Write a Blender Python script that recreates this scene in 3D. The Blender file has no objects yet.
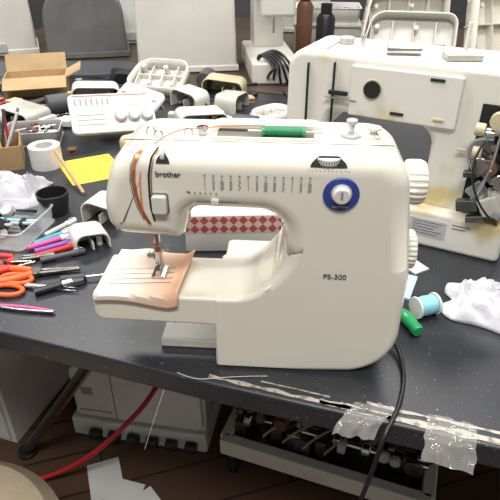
import bpy, bmesh, math, random
from mathutils import Vector, Matrix, noise
random.seed(4)
T=0.75
R=math.radians
# ------------------------------------------------------------ materials
def M(name,col,rough=0.5,metal=0.0,var=0.08,scale=12.0,bump=0.0,bscale=60.0,alpha=None,trans=0.0,col2=None,sharp=False,coat=0.0,p0=None):
    m=bpy.data.materials.new(name); m.use_nodes=True
    nt=m.node_tree; b=nt.nodes['Principled BSDF']
    tc=nt.nodes.new('ShaderNodeTexCoord'); n=nt.nodes.new('ShaderNodeTexNoise')
    n.inputs['Scale'].default_value=scale; n.inputs['Detail'].default_value=4
    nt.links.new(tc.outputs['Object'],n.inputs['Vector'])
    r=nt.nodes.new('ShaderNodeValToRGB')
    r.color_ramp.elements[0].position=0.35 if not sharp else 0.52
    r.color_ramp.elements[1].position=0.7 if not sharp else 0.6
    if p0: r.color_ramp.elements[1].position=p0+.09; r.color_ramp.elements[0].position=p0
    c1=tuple(col)+(1,)
    c2=(tuple(col2) if col2 else tuple(x*(1-var) for x in col))+(1,)
    r.color_ramp.elements[0].color=c1; r.color_ramp.elements[1].color=c2
    nt.links.new(n.outputs['Fac'],r.inputs['Fac']); nt.links.new(r.outputs['Color'],b.inputs['Base Color'])
    b.inputs['Roughness'].default_value=rough; b.inputs['Metallic'].default_value=metal
    b.inputs['Coat Weight'].default_value=coat
    if trans: b.inputs['Transmission Weight'].default_value=trans
    if alpha is not None: b.inputs['Alpha'].default_value=alpha
    if bump:
        n2=nt.nodes.new('ShaderNodeTexNoise'); n2.inputs['Scale'].default_value=bscale; n2.inputs['Detail'].default_value=5
        nt.links.new(tc.outputs['Object'],n2.inputs['Vector'])
        bp=nt.nodes.new('ShaderNodeBump'); bp.inputs['Strength'].default_value=bump; bp.inputs['Distance'].default_value=0.002
        nt.links.new(n2.outputs['Fac'],bp.inputs['Height']); nt.links.new(bp.outputs['Normal'],b.inputs['Normal'])
    return m
CREAM=M('cream_plastic',(.80,.77,.665),.22,var=.03,scale=6,coat=.6)
CREAM2=M('white_plastic',(.72,.70,.64),.35,var=.10,scale=8)
CREAM3=M('dusty_plastic',(.56,.54,.48),.5,var=.3,scale=14)
OLDCREAM=M('aged_plastic',(.74,.72,.65),.4,col2=(.64,.52,.26),scale=8,p0=.58)
YELLOWED=M('yellowed_plastic',(.60,.52,.34),.45,var=.15)
WHITE=M('white_paint',(.72,.72,.70),.45)
GREYPL=M('grey_plastic',(.28,.29,.30),.5)
LGREY=M('light_grey_plastic',(.48,.49,.49),.45)
DGREY=M('dark_grey_plastic',(.07,.075,.085),.5)
BLACK=M('black_plastic',(.012,.012,.014),.4)
HOLE=M('dark_recess',(.01,.01,.01),.8)
STEEL=M('steel',(.62,.62,.62),.22,1.0)
DSTEEL=M('oily_steel',(.18,.17,.16),.35,.9,var=.4,scale=40)
COPPER=M('copper_film',(.75,.33,.13),.25,.6,col2=(.35,.11,.03),scale=60)
BLUE=M('blue_print',(.03,.06,.30),.35)
INK=M('grey_ink',(.06,.07,.11),.6)
SEAM=M('seam_shadow_gap',(.16,.15,.13),.7)
GREEN=M('green_thread',(.01,.22,.09),.5,bump=.3,bscale=300)
GREENP=M('green_plastic',(.02,.36,.12),.25,coat=.4)
RED=M('red_rubber',(.55,.02,.02),.35)
ORANGE=M('orange_rubber',(.85,.12,.02),.4)
PINK=M('pink_plastic',(.75,.10,.30),.35)
PURPLE=M('purple_plastic',(.25,.08,.4),.35)
TEAL=M('teal_plastic',(.03,.35,.40),.35)
LBLUE=M('light_blue_thread',(.28,.62,.78),.6,bump=.3,bscale=300)
CARD=M('cardboard',(.42,.28,.14),.85,var=.25,bump=.2)
CARDL=M('cardboard_pale',(.52,.36,.19),.85,var=.2,bump=.2)
YPAPER=M('yellow_paper',(.86,.58,.05),.7,var=.1)
PAPER=M('white_paper',(.70,.70,.68),.8,var=.05)
BPAPER=M('blue_tint_card',(.50,.66,.74),.6,var=.15)
CLOTH=M('white_cotton',(.62,.62,.66),.95,var=.2,scale=20,bump=.5,bscale=200)
GREYFAB=M('grey_fabric',(.17,.17,.165),.95,var=.25,bump=.5,bscale=200)
TANFAB=M('tan_fabric',(.36,.29,.20),.95,var=.25,bump=.6,bscale=150)
WOOD=M('light_wood',(.55,.36,.18),.6,var=.2,scale=30)
THREAD=M('thread_fibre',(.7,.7,.68),.8)
CLEAR=M('clear_plastic',(.80,.82,.83),.12,alpha=.30)
FILM=M('clear_film',(.72,.70,.66),.06,alpha=.25,coat=1.0,bump=.6,bscale=40)
BROWN=M('brown_plastic',(.16,.07,.04),.45,var=.3)
def peach():
    m=bpy.data.materials.new('peach_fabric'); m.use_nodes=True; nt=m.node_tree;b=nt.nodes['Principled BSDF']
    tc=nt.nodes.new('ShaderNodeTexCoord'); sx=nt.nodes.new('ShaderNodeSeparateXYZ'); mr=nt.nodes.new('ShaderNodeMapRange')
    mr.inputs['From Min'].default_value=-.135; mr.inputs['From Max'].default_value=-.040
    r=nt.nodes.new('ShaderNodeValToRGB'); r.color_ramp.elements[0].color=(.80,.75,.69,1); r.color_ramp.elements[1].color=(.83,.50,.33,1)
    e=r.color_ramp.elements.new(.45); e.color=(.80,.67,.57,1)
    nt.links.new(tc.outputs['Object'],sx.inputs[0]); nt.links.new(sx.outputs['X'],mr.inputs['Value'])
    nt.links.new(mr.outputs[0],r.inputs[0]); nt.links.new(r.outputs[0],b.inputs['Base Color']); b.inputs['Roughness'].default_value=.9
    return m
PEACH=peach()
def bench_mat():
    m=bpy.data.materials.new('black_laminate'); m.use_nodes=True; nt=m.node_tree;b=nt.nodes['Principled BSDF']
    tc=nt.nodes.new('ShaderNodeTexCoord')
    n=nt.nodes.new('ShaderNodeTexNoise'); n.inputs['Scale'].default_value=5; n.inputs['Detail'].default_value=8; n.inputs['Roughness'].default_value=.7
    v=nt.nodes.new('ShaderNodeTexNoise'); v.inputs['Scale'].default_value=260; v.inputs['Detail'].default_value=2
    nt.links.new(tc.outputs['Object'],n.inputs[0]); nt.links.new(tc.outputs['Object'],v.inputs[0])
    r=nt.nodes.new('ShaderNodeValToRGB'); r.color_ramp.elements[0].position=.3; r.color_ramp.elements[0].color=(.016,.018,.023,1)
    r.color_ramp.elements[1].position=.8; r.color_ramp.elements[1].color=(.040,.043,.050,1)
    nt.links.new(n.outputs['Fac'],r.inputs[0])
    r2=nt.nodes.new('ShaderNodeValToRGB'); r2.color_ramp.elements[0].position=.68; r2.color_ramp.elements[0].color=(0,0,0,1)
    r2.color_ramp.elements[1].position=.74; r2.color_ramp.elements[1].color=(.7,.7,.7,1)
    nt.links.new(v.outputs['Fac'],r2.inputs[0])
    mx=nt.nodes.new('ShaderNodeMixRGB'); mx.inputs[2].default_value=(.3,.3,.3,1)
    nt.links.new(r2.outputs[0],mx.inputs[0]); nt.links.new(r.outputs[0],mx.inputs[1]); nt.links.new(mx.outputs[0],b.inputs['Base Color'])
    mr=nt.nodes.new('ShaderNodeMapRange'); mr.inputs['To Min'].default_value=.22; mr.inputs['To Max'].default_value=.50
    nt.links.new(n.outputs['Fac'],mr.inputs[0]); nt.links.new(mr.outputs[0],b.inputs['Roughness'])
    return m
BENCH=bench_mat()
def floor_mat():
    m=bpy.data.materials.new('dark_wood_floor'); m.use_nodes=True; nt=m.node_tree;b=nt.nodes['Principled BSDF']
    tc=nt.nodes.new('ShaderNodeTexCoord'); mp=nt.nodes.new('ShaderNodeMapping'); mp.inputs['Rotation'].default_value=(0,0,R(-17))
    br=nt.nodes.new('ShaderNodeTexBrick'); br.inputs['Scale'].default_value=1; br.inputs['Brick Width'].default_value=.9; br.inputs['Row Height'].default_value=.12
    br.inputs['Mortar Size'].default_value=.003
    br.inputs['Color1'].default_value=(.12,.060,.036,1); br.inputs['Color2'].default_value=(.08,.042,.026,1); br.inputs['Mortar'].default_value=(.015,.01,.008,1)
    nt.links.new(tc.outputs['Object'],mp.inputs[0]); nt.links.new(mp.outputs[0],br.inputs[0]); nt.links.new(br.outputs[0],b.inputs['Base Color']); b.inputs['Roughness'].default_value=.45
    return m
def diamond_mat():
    m=bpy.data.materials.new('red_diamond_print'); m.use_nodes=True; nt=m.node_tree;b=nt.nodes['Principled BSDF']
    tc=nt.nodes.new('ShaderNodeTexCoord'); mp=nt.nodes.new('ShaderNodeMapping'); mp.inputs['Rotation'].default_value=(0,R(45),0); mp.inputs['Scale'].default_value=(1,1,1)
    ck=nt.nodes.new('ShaderNodeTexChecker'); ck.inputs['Scale'].default_value=95
    ck.inputs['Color1'].default_value=(.40,.07,.08,1); ck.inputs['Color2'].default_value=(.62,.48,.40,1)
    nt.links.new(tc.outputs['Object'],mp.inputs[0]); nt.links.new(mp.outputs[0],ck.inputs[0]); nt.links.new(ck.outputs[0],b.inputs['Base Color'])
    return m
DIAM=diamond_mat()
# ------------------------------------------------------------ helpers
COL=bpy.context.collection
def E(name,loc,rot=(0,0,0)):
    e=bpy.data.objects.new(name,None); COL.objects.link(e); e.location=loc; e.empty_display_size=.02
    e.rotation_euler=tuple(R(a) for a in (rot if isinstance(rot,tuple) else (0,0,rot))); return e
def fin(o,mat,parent=None,loc=(0,0,0),rot=(0,0,0),smooth=True,bevel=0,seg=3):
    if mat is not None: o.data.materials.append(mat)
    o.location=loc; o.rotation_euler=tuple(R(a) for a in rot)
    if parent: o.parent=parent
    if bevel:
        b=o.modifiers.new('b','BEVEL'); b.width=bevel; b.segments=seg; b.limit_method='ANGLE'; b.angle_limit=R(35); b.harden_normals=True
    if smooth and o.type=='MESH':
        for p in o.data.polygons: p.use_smooth=True
        if not bevel:
            me=o.data; bm=bmesh.new(); bm.from_mesh(me)
            for e in bm.edges:
                if len(e.link_faces)==2 and e.calc_face_angle(0)>R(35): e.smooth=False
            bm.to_mesh(me); bm.free()
    return o
def mesh(name,bm):
    me=bpy.data.meshes.new(name); bm.normal_update(); bm.to_mesh(me); bm.free()
    o=bpy.data.objects.new(name,me); COL.objects.link(o); return o
def box(name,size,loc,mat,parent=None,rot=(0,0,0),bevel=.001,seg=2):
    bm=bmesh.new(); bmesh.ops.create_cube(bm,size=1); bmesh.ops.scale(bm,vec=size,verts=bm.verts)
    return fin(mesh(name,bm),mat,parent,loc,rot,bevel=bevel,seg=seg)
def lathe(name,prof,loc,mat,parent=None,rot=(0,0,0),n=32):
    bm=bmesh.new(); rings=[]
    for r,z in prof:
        if r<1e-6: rings.append([bm.verts.new((0,0,z))])
        else: rings.append([bm.verts.new((r*math.cos(2*math.pi*i/n),r*math.sin(2*math.pi*i/n),z)) for i in range(n)])
    for a,b in zip(rings,rings[1:]):
        for i in range(n):
            j=(i+1)%n
            if len(a)==1 and len(b)==1: continue
            if len(a)==1: bm.faces.new((a[0],b[i],b[j]))
            elif len(b)==1: bm.faces.new((a[i],a[j],b[0]))
            else: bm.faces.new((a[i],a[j],b[j],b[i]))
    bmesh.ops.recalc_face_normals(bm,faces=bm.faces)
    return fin(mesh(name,bm),mat,parent,loc,rot)
def cyl(name,r,h,loc,mat,parent=None,rot=(0,0,0),n=28,b=None):
    b=min(r,h)*.12 if b is None else b
    return lathe(name,[(0,-h/2),(r-b,-h/2),(r,-h/2+b),(r,h/2-b),(r-b,h/2),(0,h/2)],loc,mat,parent,rot,n)
def fillet(pts,seg=7):
    out=[];n=len(pts)
    for i in range(n):
        p=Vector(pts[i][:2]); r=pts[i][2] if len(pts[i])>2 else 0
        a=Vector(pts[i-1][:2]); b=Vector(pts[(i+1)%n][:2])
        if r<=0: out.append(p); continue
        u=(a-p); v=(b-p); lu,lv=u.length,v.length; u.normalize(); v.normalize()
        ang=u.angle(v); 
        if ang>math.pi-.02: out.append(p); continue
        t=min(r/math.tan(ang/2),lu*.48,lv*.48); rr=t*math.tan(ang/2)
        cdir=(u+v).normalized(); cen=p+cdir*(rr/math.sin(ang/2))
        s=p+u*t; e=p+v*t; a0=math.atan2(*(s-cen).yx); a1=math.atan2(*(e-cen).yx)
        d=a1-a0
        while d>math.pi: d-=2*math.pi
        while d<-math.pi: d+=2*math.pi
        for k in range(seg+1):
            an=a0+d*k/seg; out.append(cen+rr*Vector((math.cos(an),math.sin(an))))
    return out
def prism(name,pts,y0,y1,mat,parent=None,loc=(0,0,0),rot=(0,0,0),bevel=.003,seg=4,fs=7,wfun=None):
    o=fillet(pts,fs); bm=bmesh.new()
    A=[bm.verts.new((p.x,y0,p.y)) for p in o]; B=[bm.verts.new((p.x,y1,p.y)) for p in o]
    bm.faces.new(A); bm.faces.new(list(reversed(B)))
    n=len(o)
    for i in range(n): bm.faces.new((A[i],B[i],B[(i+1)%n],A[(i+1)%n]))
    bmesh.ops.recalc_face_normals(bm,faces=bm.faces)
    if wfun:
        lay=bm.edges.layers.float.new('bevel_weight_edge')
        for e in bm.edges:
            a,b=e.verts; 
            if abs(a.co.y-b.co.y)<1e-6: m=(a.co+b.co)/2; e[lay]=wfun(m.x,m.z,m.y==y0 or abs(m.y-y0)<1e-6)
            elif e.calc_face_angle(0)>R(35): e[lay]=.15
    ob=fin(mesh(name,bm),mat,parent,loc,rot,bevel=bevel,seg=seg)
    if wfun: ob.modifiers['b'].limit_method='WEIGHT'; ob.modifiers['b'].use_clamp_overlap=False
    return ob
def slab(name,pts,z0,z1,mat,parent=None,loc=(0,0,0),rot=(0,0,0),bevel=.001,seg=2):
    o=fillet(pts); bm=bmesh.new()
    A=[bm.verts.new((p.x,p.y,z0)) for p in o]; B=[bm.verts.new((p.x,p.y,z1)) for p in o]
    bm.faces.new(list(reversed(A))); bm.faces.new(B); n=len(o)
    for i in range(n): bm.faces.new((A[i],A[(i+1)%n],B[(i+1)%n],B[i]))
    bmesh.ops.recalc_face_normals(bm,faces=bm.faces)
    return fin(mesh(name,bm),mat,parent,loc,rot,bevel=bevel,seg=seg)
def tube(name,splines,r,mat,parent=None,loc=(0,0,0),rot=(0,0,0),smooth=True,cyc=False):
    cu=bpy.data.curves.new(name,'CURVE'); cu.dimensions='3D'; cu.bevel_depth=r; cu.bevel_resolution=3; cu.resolution_u=8
    if splines and not isinstance(splines[0][0],(tuple,list,Vector)): splines=[splines]
    for pts in splines:
        if smooth and len(pts)>2:
            s=cu.splines.new('NURBS'); s.points.add(len(pts)-1)
            for q,p in zip(s.points,pts): q.co=(*p,1)
            s.order_u=min(4,len(pts)); s.use_endpoint_u=not cyc; s.use_cyclic_u=cyc
        else:
            s=cu.splines.new('POLY'); s.points.add(len(pts)-1)
            for q,p in zip(s.points,pts): q.co=(*p,1)
            s.use_cyclic_u=cyc
    cu.use_fill_caps=True
    o=bpy.data.objects.new(name,cu); COL.objects.link(o)
    return fin(o,mat,parent,loc,rot,smooth=False)
def text(name,s,width,loc,mat,parent=None,rot=(90,0,0),h=.0002,off=.00015):
    cu=bpy.data.curves.new(name,'FONT'); cu.body=s; cu.extrude=h; cu.offset=off; cu.align_x='CENTER'; cu.align_y='CENTER'; cu.size=width/max(1,len(s))*1.75
    o=bpy.data.objects.new(name,cu); COL.objects.link(o); return fin(o,mat,parent,loc,rot,smooth=False)
def heap(name,w,d,h,loc,mat,rot=0,seed=0,nx=60,ny=50,parent=None,thick=.0015):
    """crumpled fabric lying on a surface"""
    bm=bmesh.new(); V=[]
    for j in range(ny):
        row=[]
        for i in range(nx):
            u=i/(nx-1)*2-1; v=j/(ny-1)*2-1
            q=Vector((u*1.6+seed*7,v*1.6,seed)); e=max(abs(u),abs(v)); rr=math.hypot(u,v)
            k=1-.20*min(1,rr**2*.5)+.22*noise.noise(Vector((u*1.4,v*1.4,seed*3.1)))
            f=max(0,1-rr**2*.6)
            w1=Vector((noise.noise(q*.9),noise.noise(q*.9+Vector((3,1,2))),0))*1.2
            r1=max(0,1-abs(noise.noise(q*.8+w1))*3.2); r2=max(0,1-abs(noise.noise(q*1.7+w1*1.5+Vector((9,9,9))))*3.5)
            z=h*(.18*f+.52*r1*(.35+.65*f)+.28*r2*(.5+.5*f))*(1-e**8)+.001
            row.append(bm.verts.new((u*w/2*k+.10*w*noise.noise(q*1.3),v*d/2*k+.10*d*noise.noise(q*1.3+Vector((5,5,5))),max(.001,z))))
        V.append(row)
    for j in range(ny-1):
        for i in range(nx-1): bm.faces.new((V[j][i],V[j][i+1],V[j+1][i+1],V[j+1][i]))
    o=fin(mesh(name,bm),mat,parent,loc,(0,0,rot)); 
    s=o.modifiers.new('s','SOLIDIFY'); s.thickness=thick; s.offset=1
    return o
# ------------------------------------------------------------ camera
cam=bpy.data.cameras.new('camera'); co=bpy.data.objects.new('camera',cam); COL.objects.link(co)
bpy.context.scene.camera=co; cam.lens=39.6; cam.clip_start=.02; co.location=(0,0,T+.462); co.rotation_euler=(R(58),0,0)
# ------------------------------------------------------------ room
WALLM=M('wall_paint',(.45,.45,.44),.8,var=.05)
WALLD=M('dark_wall_paint',(.09,.09,.095),.8,var=.2,scale=3)
def wall(n,size,loc,mat=WALLM): return box(n,size,loc,mat,bevel=0)
wall('floor',(6,6.6,.1),(0,1.2,-.05),floor_mat())
wall('wall_back',(6,.1,2.8),(0,4.45,1.4),WALLD); wall('wall_left',(.1,6.5,2.8),(-2.95,1.2,1.4)); wall('wall_right',(.1,6.5,2.8),(2.95,1.2,1.4)); wall('wall_front',(6,.1,2.8),(0,-2.05,1.4))
wall('ceiling',(6,6.6,.1),(0,1.2,2.85),M('ceiling_paint',(.8,.8,.8),.9))
wall('baseboard_back',(5.8,.015,.1),(0,4.39,.05),DGREY)
LP=M('lamp_diffuser',(.9,.9,.9),.5)
_b=LP.node_tree.nodes['Principled BSDF']; _b.inputs['Emission Color'].default_value=(1,1,1,1); _b.inputs['Emission Strength'].default_value=1.5
def lamp(x,y,e,sx=1.2,sy=.35):
    em=E('ceiling_light',(x,y,2.74)); box('housing',(sx+.06,sy+.06,.05),(0,0,.03),WHITE,em); box('diffuser',(sx,sy,.012),(0,0,.0),LP,em)
    l=bpy.data.lights.new('tube_light','AREA'); l.shape='RECTANGLE'; l.size=sx; l.size_y=sy; l.energy=e; l.color=(1,.98,.95)
    o=bpy.data.objects.new('tube_light',l); COL.objects.link(o); o.parent=em; o.location=(0,0,-.012)
lamp(-.1,-.55,46); lamp(-.9,.9,36); lamp(.9,.9,30); lamp(-.9,2.6,28); lamp(.9,2.6,26)
w=bpy.data.worlds.new('world'); bpy.context.scene.world=w; w.use_nodes=True; w.node_tree.nodes['Background'].inputs[0].default_value=(.8,.85,.9,1); w.node_tree.nodes['Background'].inputs[1].default_value=.5
# ------------------------------------------------------------ benches
BR=-17.3
wb=E('workbench',(-.04,.4545,0),BR)
slab('top',[(-1.5,0,.01),(-.6,.004,.3),(0,-.004,.5),(.7,.004,.3),(1.5,0,.01),(1.5,1.12,.0),(-1.5,1.12,.0)],T-.032,T,BENCH,wb,bevel=.004,seg=3)
for x in (1.35,-1.4):
    for y in (.25,1.05): box('leg',(.04,.04,T-.032),(x,y,(T-.032)/2),DSTEEL,wb)
box('rail',(2.9,.03,.05),(0,1.05,T-.06),DSTEEL,wb)
wb2=E('workbench',(-.04,.4545,0),BR)
box('top',(3.2,1.2,.032),(.1,1.73,T-.016),M('brown_laminate',(.075,.05,.038),.5,var=.3,scale=4),wb2)
for x in (-1.4,1.6):
    for y in (1.2,2.28): box('leg',(.04,.04,T-.032),(x,y,(T-.032)/2),DSTEEL,wb2)
bs=E('steel_brace',(0,0,0)); tube('bar',[(-.58,.94,.012),(-.165,.70,T-.045)],.012,DSTEEL,bs); cyl('foot_pad',.025,.012,(-.58,.94,.006),BLACK,bs); box('bench_plate',(.07,.07,.008),(-.165,.70,T-.037),DSTEEL,bs)
mt=E('masking_tape',(-.04,.4545,T),BR)
def strip(name,x0,x1,y,wd,seed,mat):
    bm=bmesh.new(); n=60; A=[];B=[]
    for i in range(n):
        x=x0+(x1-x0)*i/(n-1); a=.5*wd*noise.noise(Vector((x*50,seed,0))); b=.5*wd*noise.noise(Vector((x*50,seed,9)))
        A.append(bm.verts.new((x,y-wd/2+a,.0006))); B.append(bm.verts.new((x,y+wd/2+b,.0006)))
    for i in range(n-1): bm.faces.new((A[i],A[i+1],B[i+1],B[i]))
    return fin(mesh(name,bm),mat,mt,smooth=False)
TAPE=M('worn_tape',(.46,.43,.37),.7,col2=(.24,.20,.15),scale=120,p0=.50)
strip('tape_1',-.01,.20,.006,.005,1,TAPE); strip('tape_2',.12,.31,.007,.008,2,TAPE); strip('tape_3',.05,.13,.016,.002,5,TAPE); strip('tape_4',.17,.33,.019,.004,8,TAPE)
# ------------------------------------------------------------ main sewing machine
sm=E('sewing_machine',(-.040,.478,T),-4)
BV=.022; TOP=.270; DP=.100
def wf(x,z,frontside):
    if not frontside: return .5
    t=min(1,max(0,(z-.105)/.06)); 
    if x<.0: return 1.0
    lo=.22 if x<.12 else .45
    return lo+(1-lo)*t
body=[(0,0,0),(.206,0,.060),(.206,.14,.1),(.189,TOP,.040),(-.092,TOP,.050),(-.111,.205,.08),(-.105,.173,.024),(-.030,.169,.0),(-.020,.206,.014),(.078,.204,.036),(.074,.140,.05),(.040,.101,.04),(0,.100,0)]
prism('body',body,0,DP,CREAM,sm,bevel=BV,seg=10,fs=12,wfun=wf)
box('base_rear',(.19,.06,.094),(.097,.112,.047),CREAM,sm,bevel=.006)
box('base_foot',(.085,.075,.013),(-.030,.068,.0065),CREAM2,sm,bevel=.003)
prism('free_arm',[(-.136,.064,.012),(.012,.062,0),(.012,.1,0),(-.136,.100,.006)],0.001,.085,CREAM,sm,bevel=.004)
box('arm_parting_line',(.0007,.08,.036),(-.045,.0415,.081),SEAM,sm,bevel=0)
box('needle_plate',(.05,.05,.0012),(-.066,.045,.1002),STEEL,sm,bevel=.0003)
def yb(z):
    k=z-(TOP-BV)
    return -.0006 if k<=0 else BV-math.sqrt(max(0,BV**2-min(k,BV)**2))-.0006
def ribbon(name,xz,wd,mat,lift=.0006):
    P=[]; 
    for i in range(len(xz)-1):
        for k in range(8):
            t=k/8; P.append((xz[i][0]*(1-t)+xz[i+1][0]*t,xz[i][1]*(1-t)+xz[i+1][1]*t))
    P.append(xz[-1]); bm=bmesh.new(); L=[];Rr=[]
    for i,(x,z) in enumerate(P):
        L.append(bm.verts.new((x-wd/2,yb(z)-lift,z))); Rr.append(bm.verts.new((x+wd/2,yb(z)-lift,z)))
    for i in range(len(P)-1): bm.faces.new((L[i],L[i+1],Rr[i+1],Rr[i]))
    return fin(mesh(name,bm),mat,sm)
ribbon('cover_trim_strip',[(-.062,.2685),(-.066,.264),(-.070,.255),(-.072,.240),(-.071,.225),(-.068,.210),(-.063,.198),(-.060,.192)],.0036,COPPER)
ribbon('cover_seam',[(-.065,.2685),(-.069,.264),(-.073,.255),(-.075,.240),(-.074,.225),(-.071,.210),(-.066,.198)],.0009,SEAM)
ribbon('thread_slot',[(-.048,.2685),(-.053,.262),(-.0565,.245),(-.0575,.225),(-.0575,.210),(-.055,.196)],.0020,HOLE)
ribbon('thread_slot_edge',[(-.0458,.2685),(-.0508,.262),(-.0543,.245),(-.0553,.225),(-.0553,.212)],.0009,COPPER)
text('logo_text','brother',.031,(-.038,-.0008,.2465),INK,sm,off=.0001)
text('model_text','PS-300',.030,(.128,-.0008,.136),INK,sm,off=.0)
ic=[];ln=[]
for i in range(13):
    x=-.003+i*.0083
    z1=.2415; k=i%5; pts=[]
    for j in range(9):
        z=z1-j*.0012
        amp=[0,.0011,.0018,.0014,.0008][k]
        pts.append((x+(amp if j%2 else -amp)*(1 if k!=4 else (j%4<2)*2-.5),-.0006,z))
    ic.append(pts)
    ln.append([(x-.0013,-.0006,.2465),(x+.0013,-.0006,.2465)]); ln.append([(x,-.0006,.2478),(x,-.0006,.2452)])
    ln.append([(x-.0012,-.0006,.2435),(x+.0012,-.0006,.2435)])
tube('stitch_icons',ic,.00020,INK,sm,smooth=False); tube('stitch_numbers',ln,.00018,INK,sm,smooth=False)
cyl('dial_disc',.0172,.003,(.1265,-.001,.231),BLUE,sm,(90,0,0),n=48,b=.0006)
cyl('dial_ring',.0100,.004,(.1265,-.0022,.2325),LGREY,sm,(90,0,0),n=40,b=.0008)
cyl('dial_knob',.0085,.009,(.1265,-.005,.2325),CREAM2,sm,(90,0,0),n=40,b=.0015)
box('dial_pointer',(.0022,.0008,.008),(.1265,-.0098,.234),GREYPL,sm,bevel=.0002)
text('dial_text','PATTERN',.014,(.1265,-.0028,.2185),WHITE,sm,h=.0001,off=0)
def lid(name,x0,x1,z0,z1,mat,lift):
    bm=bmesh.new(); V=[]
    for j in range(9):
        z=z0+(z1-z0)*j/8; k=.004*(j/8)**2*2; V.append([bm.verts.new((x,yb(z)-lift,z)) for x in (x0+k,x1-k)])
    for a,b in zip(V,V[1:]): bm.faces.new((a[0],a[1],b[1],b[0]))
    return fin(mesh(name,bm),mat,sm)
lid('stitch_length_window',.096,.130,.2575,.2660,HOLE,.0008); lid('tension_window',-.049,-.036,.2570,.2675,HOLE,.0008)
cyl('stitch_length_wheel',.0128,.0060,(.113,.0122,.2615),CREAM2,sm,n=30)
for i in range(-5,6): box('wheel_rib',(.0008,.0010,.0062),(.113+.0128*math.sin(i*.2),.0122-.0128*math.cos(i*.2),.2615),GREYPL,sm,bevel=0)
tube('length_scale',[[(.094+i*.0038,yb(.2550),.2550),(.094+i*.0038,yb(.2535),.2535)] for i in range(11)],.00022,INK,sm,smooth=False)
cyl('tension_wheel',.008,.004,(-.043,.0100,.2625),CREAM2,sm,(0,90,0),n=26)
prism('lever_well',[(-.0565,.204,.003),(-.0395,.204,.003),(-.0395,.2265,.003),(-.0565,.2265,.003)],-.001,.002,SEAM,sm,bevel=0)
prism('needle_lever',[(-.0555,.2055,.003),(-.0405,.2055,.003),(-.0405,.2255,.003),(-.0555,.2255,.003)],-.007,.0,CREAM2,sm,bevel=.002)
tube('tension_marks',[[(-.019+i*.0052,-.0006,.2280),(-.0178+i*.0052,-.0006,.2280)] for i in range(6)]+[[(-.021,-.0006,.2290),(-.018,-.0006,.2290)]],.0005,INK,sm,smooth=False)
def ybb(z,zb=.205):
    k=(zb+BV)-z
    return -.0006 if k<=0 else BV-math.sqrt(max(0,BV**2-min(k,BV)**2))-.0006
tube('width_slot',[[(-.012+i*.004,ybb(.2185),.2185) for i in range(11)]],.0013,SEAM,sm,smooth=False)
box('width_slider',(.008,.004,.006),(.006,.0,.2185),CREAM2,sm,bevel=.001)
tube('badge',[[(-.051+.0055*math.cos(a*math.pi/12),.0013,.1885+.0026*math.sin(a*math.pi/12)) for a in range(25)]],.0003,INK,sm,smooth=False)
# top details
prism('handle',[(-.002,TOP,.002),(-.002,TOP+.006,.004),(.006,TOP+.008,.004),(.100,TOP+.008,.004),(.108,TOP+.006,.004),(.108,TOP,.002),(.100,TOP,.001),(.098,TOP+.003,.002),(.006,TOP+.003,.002),(.004,TOP,.001)],.055,.074,CREAM,sm,bevel=.0015)
box('handle_recess',(.096,.026,.001),(.052,.046,TOP+.0002),SEAM,sm,bevel=.0003)
box('handle_front_lip',(.104,.004,.004),(.052,.0325,TOP+.001),CREAM,sm,bevel=.001)
lathe('spool_thread',[(0,-.018),(.0045,-.018),(.005,-.014),(.005,.014),(.0045,.018),(0,.018)],(.070,.044,TOP+.0052),GREEN,sm,(0,90,0))
for dx in (-.020,.020): cyl('spool_flange',.0058,.0022,(.070+dx,.044,TOP+.0055),GREENP,sm,(0,90,0))
cyl('spool_pin',.0012,.07,(.07,.044,TOP+.0055),WHITE,sm,(0,90,0))
for x,y in ((-.066,.045),(-.056,.035),(-.028,.045)):
    tube('thread_guide',[(x,y,TOP-.001),(x,y,TOP+.005),(x+.004,y,TOP+.008),(x+.008,y,TOP+.005),(x+.008,y,TOP)],.0009,STEEL,sm)
cyl('tension_post',.004,.009,(-.010,.045,TOP+.0045),STEEL,sm); cyl('tension_disc',.006,.002,(-.010,.045,TOP+.007),STEEL,sm)
cyl('bobbin_winder_base',.010,.004,(.136,.05,TOP+.001),LGREY,sm); cyl('bobbin_winder_shaft',.003,.014,(.136,.05,TOP+.008),STEEL,sm)
cyl('winder_cap',.0055,.004,(.136,.05,TOP+.015),LGREY,sm)
lathe('bobbin_stop',[(0,0),(.0065,0),(.007,.003),(.004,.005),(.0035,.008),(.007,.010),(.007,.012),(0,.013)],(.158,.05,TOP-.002),CREAM2,sm)
box('top_seam',(.26,.0008,.0008),(.045,.027,TOP),SEAM,sm,bevel=0)
tube('top_thread',[(.05,.044,TOP+.011),(.02,.04,TOP+.012),(-.010,.040,TOP+.008),(-.03,.04,TOP+.008),(-.052,.020,TOP+.002),(-.060,.006,.262),(-.066,-.002,.245),(-.066,-.002,.22),(-.066,-.003,.19),(-.068,.02,.165),(-.066,.036,.135)],.0005,ORANGE,sm)
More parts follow.
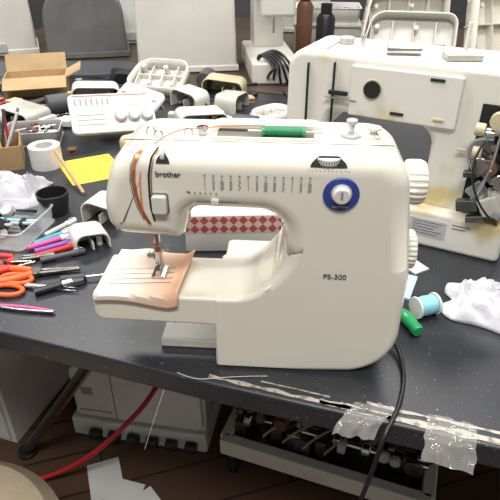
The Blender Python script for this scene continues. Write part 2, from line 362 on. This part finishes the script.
def knob(name,x,y,z,r,l,ridges,parent,mat=CREAM2):
    bm=bmesh.new(); n=ridges*4; rings=[]
    prof=[(0,0,0),(r*.8,0,0),(r*.97,l*.08,1),(r,l*.3,1),(r,l*.75,1),(r*.93,l*.95,.5),(r*.8,l,0),(r*.55,l*.97,0),(r*.5,l*.85,0),(0,l*.85,0)]
    for rr,h,k in prof:
        if rr==0: rings.append([bm.verts.new((h,0,0))]); continue
        rings.append([bm.verts.new((h,(rr+k*.0007*(1 if (i%4)<2 else -1))*math.cos(2*math.pi*i/n),(rr+k*.0007*(1 if (i%4)<2 else -1))*math.sin(2*math.pi*i/n))) for i in range(n)])
    for a,b in zip(rings,rings[1:]):
        for i in range(n):
            j=(i+1)%n
            if len(a)==1: bm.faces.new((a[0],b[i],b[j]))
            elif len(b)==1: bm.faces.new((a[i],a[j],b[0]))
            else: bm.faces.new((a[i],a[j],b[j],b[i]))
    bmesh.ops.recalc_face_normals(bm,faces=bm.faces)
    return fin(mesh(name,bm),mat,parent,(x,y,z))
cyl('handwheel_collar',.018,.012,(.190,.05,.223),LGREY,sm,(0,90,0)); knob('handwheel',.194,.05,.223,.0225,.021,22,sm,CREAM)
cyl('feed_collar',.017,.01,(.204,.05,.143),LGREY,sm,(0,90,0)); knob('feed_knob',.207,.05,.143,.021,.010,24,sm)
nx,ny=-.066,.042
cyl('needle_bar',.0032,.05,(nx,ny,.158),STEEL,sm); cyl('presser_bar',.0034,.05,(nx-.004,ny+.009,.152),STEEL,sm)
box('needle_clamp',(.009,.009,.009),(nx,ny,.138),STEEL,sm,bevel=.001); cyl('clamp_screw',.004,.008,(nx+.008,ny,.138),STEEL,sm,(0,90,0))
cyl('needle',.0009,.032,(nx,ny,.12),STEEL,sm)
box('presser_shank',(.008,.008,.018),(nx-.002,ny+.006,.122),STEEL,sm,bevel=.001)
cyl('presser_screw',.0045,.008,(nx-.010,ny+.004,.124),STEEL,sm,(0,90,0))
prism('presser_foot',[(-.008,0,.001),(.008,0,.001),(.008,.002,.001),(.003,.004,.001),(.002,.010,0),(-.002,.010,0),(-.003,.004,.001),(-.008,.002,.001)],-.014,.010,STEEL,sm,loc=(nx,ny,.1045),bevel=.0004)
bm=bmesh.new(); V=[]
NX,NY=34,30
for j in range(NY):
    row=[]
    for i in range(NX):
        u=i/(NX-1); v=j/(NY-1); x=-.133+.096*u+.008*v*(1-u)+.008*(v-.3)*u; L=v*.100-.010-.004*u+.003*math.sin(u*5); y=L; z=.1024+.0022*noise.noise(Vector((u*4,v*4,1)))+.0014*max(0,u-.8)*5*max(0,1-abs(v-.4)*2)
        if L<0: y=-.0018; z=.1015+L
        if u>.88: z+=.008*(u-.88)/.12*(.5+.5*v)
        z=max(z,.1012) if L>=0 else z
        row.append(bm.verts.new((x,y,z)))
    V.append(row)
for j in range(NY-1):
    for i in range(NX-1): bm.faces.new((V[j][i],V[j][i+1],V[j+1][i+1],V[j+1][i]))
fs=fin(mesh('fabric_sample',bm),PEACH,sm); q=fs.modifiers.new('s','SOLIDIFY'); q.thickness=.0008; q.offset=1
st=[]
for k,yy in enumerate((.014,.023,.033,.043)):
    st.append([(-.120+.070*i/46,yy+(.0014 if i%2 else -.0014)*(k%2)+.008*i/46,.1050) for i in range(47)])
tube('stitched_lines',st,.0003,INK,sm,smooth=False)
tube('power_cable',[(.185,.10,.03),(.212,.06,.014),(.222,.02,.004),(.215,-.02,.004),(.203,-.055,.004),(.190,-.078,.004),(.182,-.09,-.006),(.178,-.094,-.05),(.160,-.07,-.25),(.145,-.03,-.5),(.11,.05,-.73)],.0026,BLACK,sm)
# ------------------------------------------------------------ generic machines
def machine(name,loc,rot,mat=CREAM2,L=.38,H=.28,D=.13,hw=True):
    e=E(name,loc,rot); 
    box('base',(L,D+.05,.065),(L/2,(D+.05)/2,.0325),mat,e,bevel=.008,seg=3)
    b=[(L*.66,.06,0),(L-.004,.06,.01),(L-.008,H,.025),(.02,H,.03),(.018,H*.55,.012),(L*.22,H*.55,.01),(L*.24,H*.68,.015),(L*.66,H*.68,.03)]
    prism('arm',b,.02,.02+D,mat,e,bevel=.010,seg=4)
    cyl('needle_bar',.0035,.06,(.05,.08,H*.5),STEEL,e); box('presser_foot',(.014,.02,.008),(.05,.078,.072),STEEL,e)
    box('needle_plate',(.05,.06,.001),(.05,.08,.0655),STEEL,e)
    if hw: cyl('handwheel',.035,.025,(L+.012,.08,H*.74),LGREY,e,(0,90,0))
    box('face_seam',(.001,D*.8,.001),(L*.2,.02+D/2,H+.0005),SEAM,e,bevel=0)
    cyl('spool_pin',.003,.05,(L*.7,.09,H+.02),WHITE,e)
    cyl('selector_dial',.02,.012,(L*.85,.015,H*.6),GREYPL,e,(90,0,0))
    return e
m2=machine('dismantled_sewing_machine',(.032,.8725,T),-27,mat=OLDCREAM,L=.385,H=.278,hw=False)
box('front_casting',(.16,.008,.075),(.205,.016,.228),OLDCREAM,m2,bevel=.003)
cyl('casting_hole',.0125,.006,(.160,.0105,.234),HOLE,m2,(90,0,0)); cyl('casting_hole_rim',.0145,.004,(.160,.0125,.234),YELLOWED,m2,(90,0,0))
box('slot',(.03,.006,.006),(.108,.0115,.222),HOLE,m2); box('slot_mark',(.05,.004,.002),(.112,.0118,.214),GREYPL,m2)
box('face_parting_line',(.0015,.008,.12),(.098,.0165,.205),HOLE,m2,bevel=0)
box('vent_slots',(.0018,.006,.09),(.056,.0165,.215),HOLE,m2,bevel=0)
for i,(x,z,l) in enumerate(((.20,.203,.02),(.26,.203,.015),(.25,.258,.02),(.30,.165,.012))): box('casting_mark',(l,.004,.004),(x,.0115,z),[HOLE,YELLOWED][i%2],m2)
box('recess',(.062,.004,.165),(.345,.0185,.150),HOLE,m2)
G=random.Random(3)
for k in range(40):
    x=.318+.055*G.random(); z=.072+.155*G.random()
    if k%3==0: box('bracket',(.01+.02*G.random(),.012,.006+.02*G.random()),(x,.008-.02*G.random(),z),G.choice([DSTEEL,BLACK,STEEL,GREYPL,CREAM3]),m2,(0,G.uniform(-40,40),0),bevel=.001)
    else: cyl('cam_gear',.004+.010*G.random(),.006+.01*G.random(),(x,.008-.022*G.random(),z),G.choice([DSTEEL,STEEL,BROWN,BLACK,CREAM3,YELLOWED]),m2,(90,0,0) if k%2 else (0,90,0),n=20)
tube('linkage',[[(.32,.0,.08),(.34,-.012,.12),(.35,-.016,.16),(.345,.0,.21)],[(.335,.0,.21),(.37,-.018,.18),(.375,-.018,.12),(.365,.0,.09)]],.0026,STEEL,m2)
tube('exposed_wire',[[(.33,-.004,.19),(.31,-.03,.16),(.33,-.04,.11),(.37,-.02,.075)]],.0016,BLACK,m2)
cyl('drive_pulley',.028,.010,(.378,-.006,.185),BROWN,m2,(60,0,20)); cyl('drive_pulley',.020,.012,(.387,.03,.12),BLACK,m2,(0,90,0))
box('rating_label',(.055,.001,.03),(.275,-.0005,.036),LGREY,m2,bevel=.0002)
tube('label_print',[[(.252,-.0012,.046-.005*i),(.297-.006*(i%3),-.0012,.046-.005*i)] for i in range(5)],.0005,INK,m2,smooth=False)
tube('base_print',[[(.31,-.0004,.05),(.335,-.0004,.05)],[(.31,-.0004,.044),(.33,-.0004,.044)]],.0006,INK,m2,smooth=False)
cyl('top_knob',.012,.010,(.09,.09,.283),LGREY,m2); cyl('top_post',.004,.02,(.12,.08,.286),STEEL,m2)
cyl('loose_shaft',.007,.05,(.19,.05,.286),STEEL,m2,(0,90,20)); box('loose_bracket',(.05,.03,.008),(.27,.06,.283),CREAM3,m2,(0,0,25))
m3=machine('compact_sewing_machine',(.155,1.70,T),96,mat=CREAM2,L=.34,H=.34,D=.10)
tube('cable_bundle',[[(-.03+.012*i,.0+.02*i,.004),(-.05,.03+.016*i,.05),(-.03,.06,.11-.012*i),(.03,.10+.006*i,.10),(.02,.13,.07)] for i in range(6)],.004,BLACK,m3)
def case(name,loc,rot,w,d,h,mat,r=.06,latch=True):
    e=E(name,loc,rot); prism('shell',[(-w/2,0,.01),(w/2,0,.01),(w/2*.94,h,r),(-w/2*.94,h,r)],0,d,mat,e,bevel=.02,seg=5)
    box('rim',(w+.01,d+.01,.02),(0,d/2,.012),mat,e,bevel=.004)
    if latch: box('latch',(.05,.012,.03),(0,-.006,.03),LGREY,e)
    tube('handle',[(-.05,d/2,h-.005),(-.045,d/2,h+.03),(.045,d/2,h+.03),(.05,d/2,h-.005)],.006,mat,e); return e
case('machine_carry_case',(-.20,1.83,T),8,.32,.15,.36,CREAM2,.09,False)
case('machine_carry_case',(-.47,2.28,T),15,.24,.2,.34,WHITE)
case('machine_carry_case',(-.90,2.06,T),20,.26,.2,.30,CREAM2)
case('machine_carry_case',(.22,2.50,T),-5,.24,.2,.26,CREAM3)
case('soft_machine_bag',(-.575,2.03,T),12,.28,.16,.24,GREYFAB,.11,False)
slab('rubber_mat',[(-.30,-.11,.03),(.20,-.12,.11),(.24,.06,.08),(-.30,.1,.02)],0,.010,DGREY,None,(-.60,1.88,T),(0,0,6))
def carton(name,loc,rot,w,d,h,mat,flaps=True):
    e=E(name,loc,rot); t=.003
    box('bottom',(w,d,t),(0,0,t/2),mat,e,bevel=0)
    for sx in (-1,1): box('side',(t,d,h),(sx*w/2,0,h/2),mat,e,bevel=0)
    for sy in (-1,1): box('side',(w,t,h),(0,sy*d/2,h/2),mat,e,bevel=0)
    if flaps:
        box('flap',(w,.05,t),(0,-d/2-.02,h-.008),mat,e,(25,0,0),bevel=0); box('flap',(.05,d,t),(w/2+.02,0,h+.008),mat,e,(0,-25,0),bevel=0)
        box('flap',(w,.05,t),(0,d/2+.012,h+.02),mat,e,(60,0,0),bevel=0)
    return e
carton('cardboard_box',(-.62,1.62,T),14,.17,.10,.05,CARDL)
pc=carton('pencil_box',(-.525,1.085,T),20,.09,.09,.05,CARD,False)
for i in range(12):
    a=random.uniform(-.03,.03);b=random.uniform(-.02,.02); tube('pencil',[(a,b,.006),(a+random.uniform(-.03,.05),b+random.uniform(0,.05),.09+.03*random.random())],.003,random.choice([DGREY,RED,WHITE,TEAL,WOOD,GREYPL,YPAPER]),pc)
carton('cardboard_box',(1.06,1.50,T),-20,.14,.12,.10,CARD)
cp=E('control_panel',(-.315,1.235,T+.056),(42,4,22))
slab('plate',[(-.095,-.05,.012),(.095,-.05,.012),(.095,.05,.012),(-.095,.05,.012)],0,.012,CREAM2,cp,bevel=.003)
for i in range(3): cyl('knob',.010,.012,(.015+.03*i,-.014,.017),WHITE,cp); cyl('knob_ring',.015,.001,(.015+.03*i,-.014,.0125),GREYPL,cp)
for i in range(7): box('marking',(.004,.016,.0006),(-.08+.012*i,.028,.0122),GREYPL,cp,bevel=0)
for i in range(3): box('marking',(.06,.0025,.0006),(-.05,-.005-.012*i,.0122),GREYPL,cp,bevel=0)
box('marking',(.05,.018,.0006),(.045,.025,.0122),LGREY,cp,bevel=0)
box('red_line',(.17,.002,.0006),(0,.044,.0122),RED,cp,bevel=0); box('support_block',(.06,.03,.040),(.0,.012,-.020),LGREY,cp)
cp2=E('machine_face_plate',(-.285,1.40,T+.05),(32,0,-42)); slab('plate',[(-.085,-.03,.02),(.085,-.035,.01),(.08,.03,.02),(-.085,.035,.01)],-.01,0,CREAM2,cp2,bevel=.003); box('rib',(.12,.004,.035),(0,.012,-.025),LGREY,cp2)
for i in range(5): box('marking',(.02,.006,.0006),(-.06+.03*i,.0,.0004),GREYPL,cp2,bevel=0)
AV=[(-.62,1.62,.13),(-.525,1.085,.085),(-.315,1.235,.12),(-.285,1.40,.09),(-.50,1.225,.085),(-.330,1.055,.09),(-.425,1.075,.05),(-.45,.93,.11)]
def cover(loc,rot,w,d,h,mat):
    AV.append((loc[0],loc[1],max(w,d)*.62))
    e=E('plastic_cover_part',loc,rot); t=.003
    prism('shell',[(-w/2,0,.0),(-w/2,h,.02),(w/2,h*.8,.025),(w/2,0,0),(w/2-t,0,0),(w/2-t,h*.8-t,.022),(-w/2+t,h-t,.018),(-w/2+t,0,0)],0,d,mat,e,bevel=.001,seg=2)
    prism('end_wall',[(-w/2,0,0),(w/2,0,0),(w/2,h*.8,.025),(-w/2,h,.02)],d-t,d,mat,e,bevel=.0005,seg=1)
    box('rib',(t,d*.9,h*.4),(0,d/2,h*.25),mat,e,bevel=0); cyl('screw_boss',.005,h*.5,(w*.25,d*.4,h*.25),mat,e)
    return e
def opencover(loc,rot,w,d,h,mat):
    AV.append((loc[0],loc[1],max(w,d)*.62))
    e=E('opened_machine_housing',loc,rot); t=.004
    slab('back',[(-w/2,-d/2,.03),(w/2,-d/2,.02),(w/2,d/2,.03),(-w/2*.7,d/2,.05)],0,t,mat,e,bevel=.001)
    o=fillet([(-w/2,-d/2,.03),(w/2,-d/2,.02),(w/2,d/2,.03),(-w/2*.7,d/2,.05)]); bm=bmesh.new()
    A=[bm.verts.new((p.x,p.y,0)) for p in o];B=[bm.verts.new((p.x*1.02,p.y*1.02,h)) for p in o]
    for i in range(len(o)):
        j=(i+1)%len(o); bm.faces.new((A[i],A[j],B[j],B[i]))
    wl=fin(mesh('wall',bm),mat,e); s=wl.modifiers.new('s','SOLIDIFY'); s.thickness=t
    for i in range(4): box('rib',(t*.7,d*.8,h*.6),(-w*.36+w*.22*i,0,h*.3),mat,e,bevel=0)
    box('rib',(w*.85,t*.7,h*.5),(0,d*.1,h*.25),mat,e,bevel=0)
    for i in range(4): cyl('screw_boss',.007,h*.8,(w*(-.3+.2*i),d*(-.25 if i%2 else .3),h*.4),mat,e)
    return e
for a in [((-.11,1.30,T),(0,0,20),.12,.07,.04,CREAM2),((-.18,1.46,T),(0,0,-35),.09,.06,.05,CREAM2),((-.02,1.44,T),(0,0,70),.10,.06,.05,CREAM3),
          ((-.235,1.17,T),(0,0,50),.08,.04,.03,YELLOWED),((-.245,.735,T),(0,0,30),.055,.045,.035,CREAM2),((-.255,.815,T),(0,0,-20),.07,.05,.045,CREAM2),
          ((-.60,1.34,T),(0,0,-30),.12,.08,.035,CREAM3),((-.42,1.50,T),(0,0,15),.13,.07,.05,CREAM2),((-.08,1.57,T),(0,0,-10),.12,.07,.05,YELLOWED),((-.77,1.48,T),(0,0,40),.13,.07,.05,GREYPL)]: cover(*a)
for a in [((.46,1.72,T+.09),(62,0,-12),.28,.20,.05,CREAM2),((.76,1.80,T+.125),(68,0,16),.26,.26,.06,CREAM),((.60,1.42,T+.035),(28,0,-30),.22,.14,.05,YELLOWED),
          ((.84,1.45,T+.105),(66,-6,-25),.24,.22,.06,CREAM3),((.50,1.98,T+.11),(75,0,5),.3,.22,.06,CREAM),((1.05,1.88,T+.14),(70,8,20),.26,.28,.06,CREAM2),
          ((.05,1.35,T),(0,0,40),.12,.08,.03,CREAM2),((-.26,1.60,T+.03),(30,0,-15),.17,.11,.04,CREAM2),((-.74,1.22,T+.03),(25,0,30),.18,.12,.04,CREAM2)]: opencover(*a)
def tray(name,loc,rot,w,d,h,mat,stuff,n=14):
    e=E(name,loc,rot); t=.002
    slab('bottom',[(-w/2,-d/2,.01),(w/2,-d/2,.01),(w/2,d/2,.01),(-w/2,d/2,.01)],0,t,mat,e,bevel=0)
    o=fillet([(-w/2,-d/2,.012),(w/2,-d/2,.012),(w/2,d/2,.012),(-w/2,d/2,.012)]); bm=bmesh.new()
    A=[bm.verts.new((p.x*.95,p.y*.95,0)) for p in o];B=[bm.verts.new((p.x,p.y,h)) for p in o];C=[bm.verts.new((p.x*1.04,p.y*1.04,h)) for p in o]
    for i in range(len(o)):
        j=(i+1)%len(o); bm.faces.new((A[i],A[j],B[j],B[i])); bm.faces.new((B[i],B[j],C[j],C[i]))
    wl=fin(mesh('wall',bm),mat,e); s=wl.modifiers.new('s','SOLIDIFY'); s.thickness=.0015
    for i in range(n):
        x=random.uniform(-.38,.38)*w; y=random.uniform(-.38,.38)*d; m=random.choice(stuff)
        k=random.random()
        if k<.4: cyl('bobbin',.010,.010,(x,y,.012+random.random()*h*.5),m,e,(random.uniform(0,90),0,random.uniform(0,90)),n=16)
        elif k<.7: tube('tool',[(x*.5-.03,y,.008+h*.3),(x*.5+.03,y+random.uniform(-.02,.02)*.5,.012+h*.4)],.003,m,e)
        else: box('part',(.02,.012,.01),(x,y,.010+h*.3),m,e,(0,0,random.uniform(0,180)))
    return e
tray('clear_parts_tray',(-.395,.795,T),-12,.10,.11,.03,CLEAR,[STEEL,LGREY,BLACK,LBLUE],16)
ct=E('storage_crate',(.29,2.21,T),-5); box('crate_body',(.24,.17,.10),(0,0,.05),CREAM3,ct,bevel=.006); box('crate_rim',(.25,.18,.012),(0,0,.094),CREAM3,ct,bevel=.004)
tray('parts_tray',(.29,2.21,T+.1005),-5,.23,.15,.05,WHITE,[BLACK,LGREY,RED,BLUE,STEEL,BLACK],36)
tray('parts_tray',(-.50,1.225,T),10,.12,.09,.03,LGREY,[STEEL,DGREY,BROWN,WHITE],24)
def can(loc,r,h,mat,cap):
    e=E('spray_can',loc); lathe('can_body',[(0,0),(r,0),(r,h*.78),(r*.7,h*.85),(r*.4,h*.86),(0,h*.86)],(0,0,0),mat,e); lathe('cap',[(0,h*.86),(r*.6,h*.86),(r*.6,h),(0,h)],(0,0,0),cap,e)
can((.245,1.90,T),.03,.2,BLACK,BLACK); can((.190,2.05,T),.028,.22,BROWN,BLACK); can((-.36,2.0,T),.03,.2,DGREY,BLACK)
def pedal(loc,rot):
    AV.append((loc[0],loc[1],.13))
    e=E('foot_pedal',loc,rot); prism('housing',[(-.05,0,.004),(.05,0,.004),(.05,.02,.01),(-.04,.04,.015)],0,.07,BLACK,e,bevel=.004); tube('cord',[(.05,.03,.01),(.09,.05,.004),(.10,-.01,.004),(.06,-.04,.004),(-.02,-.03,.004),(-.06,-.015,.004)],.003,BLACK,e)
pedal((-.86,1.36,T),15); pedal((.14,1.56,T),-60); pedal((-.37,1.70,T),20)
def motor(loc,rot):
    AV.append((loc[0],loc[1],.07))
    e=E('machine_motor',loc,rot); cyl('can_body',.025,.06,(0,0,.0255),DGREY,e,(0,90,0)); cyl('shaft',.003,.09,(.01,0,.0255),STEEL,e,(0,90,0)); cyl('belt_wheel',.010,.008,(.045,0,.0255),CREAM3,e,(0,90,0)); box('bracket',(.04,.04,.004),(0,0,.002),STEEL,e)
motor((-.50,1.42,T),30); motor((-.01,1.25,T),-20); motor((-.13,1.67,T),80); motor((.14,1.42,T),10)
# loose spare parts scattered on the bench, in small clusters
G=random.Random(11); cells={}
cnt=0; tries=0
while cnt<150 and tries<9000:
    tries+=1
    x=G.uniform(-.85,.12); y=G.uniform(1.02,1.74)
    if y<1.22 and x>-.2: continue
    if y>1.58 and x>-.02: continue
    if any(math.hypot(x-a,y-b)<r*.85+.015 for a,b,r in AV): continue
    key=(round(x/.14),round(y/.14))
    if key not in cells: cells[key]=E('spare_parts_pile',(key[0]*.14,key[1]*.14,T))
    sp_=cells[key]
    cnt+=1; lx,ly=x-key[0]*.14,y-key[1]*.14; k=G.random(); m=G.choice([CREAM2,CREAM3,LGREY,GREYPL,DGREY,BLACK,STEEL,DSTEEL,BROWN,CREAM2,BLACK,YELLOWED,CARD,WHITE]); a=G.uniform(0,180)
    if k<.25: cyl('gear',.008+.012*G.random(),.010,(lx,ly,.0055),m,sp_,n=18)
    elif k<.55: box('bracket',(.025+.04*G.random(),.012+.02*G.random(),.010+.012*G.random()),(lx,ly,.0125),m,sp_,(0,0,a))
    elif k<.75: tube('rod',[(lx,ly,.005),(lx+.05*math.cos(a),ly+.05*math.sin(a),.006+.01*G.random())],.004,m,sp_)
    elif k<.88: lathe('bobbin',[(0,0),(.011,0),(.011,.0015),(.005,.002),(.005,.009),(.011,.0095),(.011,.011),(0,.011)],(lx,ly,0),m,sp_,n=18)
    else: tube('wire_loop',[(lx,ly,.004),(lx+.03,ly+.015,.02),(lx+.01,ly+.04,.01),(lx-.03,ly+.015,.015),(lx+.015,ly-.02,.004)],.0026,G.choice([BLACK,RED,BLACK]),sp_)
slab('yellow_paper',[(-.055,-.06),(.055,-.07),(.06,.06),(-.05,.07)],0,.001,YPAPER,None,(-.330,1.055,T),(0,0,32),bevel=0)
lathe('tape_roll',[(.018,0),(.032,0),(.032,.045),(.018,.045),(.018,0)],(-.425,1.075,T),WHITE)
lathe('black_cup',[(0,0),(.022,0),(.027,.03),(.028,.04),(.025,.04),(.023,.02),(0,.015)],(-.345,.865,T),BLACK)
tube('wooden_stick',[(-.392,1.045,T+.044),(-.313,.935,T+.004)],.0035,WOOD)
heap('white_cloth',.17,.13,.055,(-.455,.93,T),CLOTH,10,1)
heap('white_rag',.16,.11,.032,(.335,.59,T),CLOTH,-30,2)
for i,(m,a,b) in enumerate([(PINK,(-.350,.735),(-.285,.782)),(PURPLE,(-.335,.725),(-.275,.763)),(TEAL,(-.345,.748),(-.290,.798)),(RED,(-.330,.712),(-.270,.748)),(LGREY,(-.335,.775),(-.298,.83)),(DGREY,(-.318,.70),(-.255,.730))]):
    e=E('marker_pen',(a[0],a[1],T+.006+(.0)),math.degrees(math.atan2(b[1]-a[1],b[0]-a[0]))); L=math.dist(a,b)
    tube('barrel',[(0,0,0),(L*.7,0,0)],.0045,m,e); tube('cap',[(L*.66,0,0),(L*.95,0,0)],.0054,[WHITE,m][i%2],e); tube('clip',[(L*.72,0,.0062),(L*.9,0,.0062)],.0012,STEEL,e)
def pliers(name,loc,rot,mat,L=.15):
    e=E(name,loc,rot)
    for s in (-1,1):
        tube('grip',[(-.005,s*.004,.006),(-.03,s*.016,.007),(-.06,s*.022,.007),(-L*.62,s*.016,.007)],.0058,mat,e)
        tube('jaw',[(-.01,s*.003,.006),(.01,s*.005,.006),(.03,s*.0028,.006),(L*.42,s*.0012,.006)],.0032,DSTEEL,e)
    cyl('pivot',.009,.008,(0,0,.006),DSTEEL,e); return e
pliers('long_nose_pliers',(-.315,.668,T),10,ORANGE); pliers('cutting_pliers',(-.355,.705,T),14,RED,.13)
sc=E('scissors',(-.31,.635,T),172)
for s in (-1,1): tube('handle_loop',[[(.03+.024*math.cos(a*.5236),s*.014+.012*math.sin(a*.5236),.005) for a in range(12)]],.0035,ORANGE,sc,cyc=True)
slab('blade',[(.01,.004),(-.07,.001),(.01,-.003)],.003,.0045,STEEL,sc,bevel=0); slab('blade',[(.01,.003),(-.068,-.004),(.01,-.005)],.0048,.006,STEEL,sc,bevel=0)
br=E('cleaning_brush',(-.300,.618,T),28); tube('handle',[(0,0,.006),(.04,0,.007)],.0055,BLACK,br); tube('ferrule',[(.038,0,.007),(.052,0,.007)],.006,STEEL,br); box('bristles',(.016,.013,.008),(.06,0,.006),DGREY,br)
def driver(name,loc,rot,mat):
    kn=E(name,loc,rot); tube('handle',[(0,0,.007),(.035,0,.007)],.0065,mat,kn); tube('shaft',[(.035,0,.007),(.07,0,.007)],.0018,STEEL,kn)
driver('screwdriver',(-.272,.648,T),12,BLACK); driver('screwdriver',(-.385,.66,T),30,RED); driver('screwdriver',(-.40,.69,T),5,BLACK)
tw=E('tweezers',(-.35,.592,T),-9)
for s in (-1,1): tube('arm',[(0,0,.004),(.03,s*.005,.004),(.065,s*.003,.004),(.09,s*.0008,.004)],.0022,PINK if s>0 else STEEL,tw)
sd=E('screwdriver',(.212,.530,T),107)
lathe('handle',[(0,0),(.007,.001),(.0085,.006),(.0075,.012),(.0085,.02),(.0085,.036),(.006,.042),(0,.043)],(0,0,.009),GREENP,sd,(0,90,0)); tube('shaft',[(.04,0,.009),(.085,0,.009)],.0018,STEEL,sd)
sp=E('thread_spool',(.232,.577,T),20)
lathe('thread',[(0,-.012),(.0125,-.012),(.0135,0),(.0125,.012),(0,.012)],(0,0,.015),LBLUE,sp,(0,90,0))
for s in (-1,1): cyl('flange',.015,.003,(s*.0145,0,.015),WHITE,sp,(0,90,0))
slab('needle_packet',[(-.016,-.03),(.016,-.03),(.016,.03),(-.016,.03)],0,.004,BPAPER,None,(.218,.640,T),(0,0,-25),bevel=.0005)
slab('needle_packet',[(-.014,-.028),(.014,-.028),(.014,.028),(-.014,.028)],0,.003,PAPER,None,(.242,.700,T),(0,0,30),bevel=.0005)
rb=E('ribbon_tin',(-.025,.735,T),2); box('tin_body',(.15,.06,.066),(0,.03,.033),WHITE,rb,bevel=.003); box('printed_band',(.146,.0012,.030),(0,-.0004,.049),DIAM,rb,bevel=0)
def film(name,loc,rot,w,d,seed):
    bm=bmesh.new(); V=[];n=24
    for j in range(n):
        row=[]
        for i in range(n):
            u=i/(n-1)-.5; v=j/(n-1)-.5; x=u*w; y=v*d
            z=.0008+.006*max(0,noise.noise(Vector((u*4+seed,v*4,0))))
            if y<-.010: z-= (-.010-y)*.9; 
            row.append(bm.verts.new((x+.3*w*v+.08*w*noise.noise(Vector((v*5,seed,1))),y+.3*d*u*math.sin(seed*2)+.08*d*noise.noise(Vector((u*5,seed,4))),z)))
        V.append(row)
    for j in range(n-1):
        for i in range(n-1): bm.faces.new((V[j][i],V[j][i+1],V[j+1][i+1],V[j+1][i]))
    return fin(mesh(name,bm),FILM,None,loc,(0,0,rot))
film('clear_tape_piece',(.122,.402,T),-25,.042,.044,1); film('clear_tape_piece',(.205,.375,T),-5,.048,.050,2)
tube('loose_thread',[(.02,.462,T+.0015),(-.03,.462,T+.0015),(-.06,.452,T+.0015),(-.085,.470,T+.001),(-.095,.475,T-.004),(-.11,.47,T-.05),(-.14,.48,T-.15)],.0004,THREAD)
# ------------------------------------------------------------ under the bench
dc=E('drawer_cabinet',(-.76,1.22,0),-17); box('carcass',(.42,.4,.52),(0,0,.26),WHITE,dc,bevel=.004)
for i in range(3): box('drawer_front',(.40,.012,.15),(0,-.204,.10+.165*i),WHITE,dc,bevel=.003); box('pull',(.1,.015,.012),(0,-.215,.10+.165*i),GREYPL,dc)
m4=machine('stored_sewing_machine',(-.475,1.00,0),-10,mat=WHITE,L=.37,H=.25,D=.13,hw=False)
box('red_stripe',(.006,.12,.17),(.016,.085,.16),RED,m4); box('rating_label',(.03,.001,.025),(.06,.0045,.17),GREYPL,m4)
prism('side_cover',[(.02,.075,.01),(.36,.075,.02),(.355,.245,.03),(.02,.245,.02)],.005,.03,WHITE,m4,bevel=.006)
tube('cover_seam',[(.13,.0045,.08),(.13,.0045,.235)],.0012,SEAM,m4); tube('cover_seam',[(.03,.0045,.10),(.12,.0045,.10)],.0012,SEAM,m4)
for i in range(6): cyl('rubber_roller',.014,.03,(.07+.052*i,-.012,.03),BLACK,m4,(0,90,0))
m5=E('stripped_machine_chassis',(-.07,.90,0),-20)
box('base_rail',(.5,.03,.05),(.25,.0,.09),CREAM2,m5,bevel=.005); box('base_rail',(.5,.03,.05),(.25,.17,.09),CREAM2,m5,bevel=.005)
for x in (.01,.49): box('end_rail',(.03,.17,.05),(x,.085,.09),CREAM2,m5,bevel=.005); 
for x in (.03,.47):
    for y in (0,.17): cyl('foot',.014,.066,(x,y,.033),BLACK,m5)
box('bottom_pan',(.47,.15,.01),(.25,.085,.07),DSTEEL,m5)
tube('drive_shaft',[(.02,.06,.14),(.48,.06,.14)],.008,STEEL,m5); tube('drive_shaft',[(.02,.12,.125),(.48,.12,.125)],.006,DSTEEL,m5)
for i in range(34):
    cyl('gear',.008+.014*random.random(),.010+.012*random.random(),(.03+.0135*i,.04+.10*random.random(),.135+.03*random.random()),random.choice([DSTEEL,STEEL,BLACK,WHITE,DSTEEL,BROWN,CREAM3]),m5,(0,90,random.choice([0,90])))
for i in range(20): box('bracket',(.02+.02*random.random(),.04,.05+.03*random.random()),(.04+.022*i,.03+.11*random.random(),.115),random.choice([DSTEEL,BLACK,DGREY,STEEL]),m5,bevel=.002)
tube('wiring',[[(.1+.05*i,.02,.13),(.14+.05*i,.05,.18),(.2+.04*i,.1,.16),(.22+.05*i,.14,.12)] for i in range(4)],.003,CARD,m5)
prism('upper_arm',[(.05,.13,0),(.08,.13,0),(.09,.19,.02),(.4,.19,.02),(.42,.13,0),(.48,.13,0),(.48,.23,.02),(.04,.23,.02)],.15,.22,DGREY,m5,bevel=.004)
tube('red_hose',[(-.20,.97,.27),(-.2326,.9,.238),(-.28,.87,.20),(-.325,.85,.16),(-.39,.84,.10),(-.4776,.85,.03),(-.56,.84,.012)],.006,RED)
for i,(x,y,r) in enumerate(((-.36,.86,20),(-.31,.80,-15),(-.24,.77,40))): slab('paper_card',[(-.04,-.055),(.04,-.055),(.04,.055),(-.04,.055)],.001+.002*i,.002+.002*i,PAPER,None,(x,y,0),(0,0,r),bevel=0)
stl=E('stool',(-.44,.40,0)); lathe('seat',[(0,.40),(.17,.40),(.185,.415),(.185,.44),(.165,.462),(.08,.47),(0,.472)],(0,0,0),TANFAB,stl,n=48)
lathe('seat_rim',[(0,.385),(.175,.385),(.19,.395),(.19,.412),(.175,.418),(0,.418)],(0,0,0),GREYFAB,stl,n=48)
for a in range(4): tube('leg',[(.11*math.cos(a*1.57+.78),.11*math.sin(a*1.57+.78),.39),(.17*math.cos(a*1.57+.78),.17*math.sin(a*1.57+.78),.011)],.011,DSTEEL,stl)
tube('foot_ring',[(.145*math.cos(a*.5236),.145*math.sin(a*.5236),.18) for a in range(12)],.006,DSTEEL,stl,cyc=True)
bpy.context.scene.view_settings.view_transform='Standard'
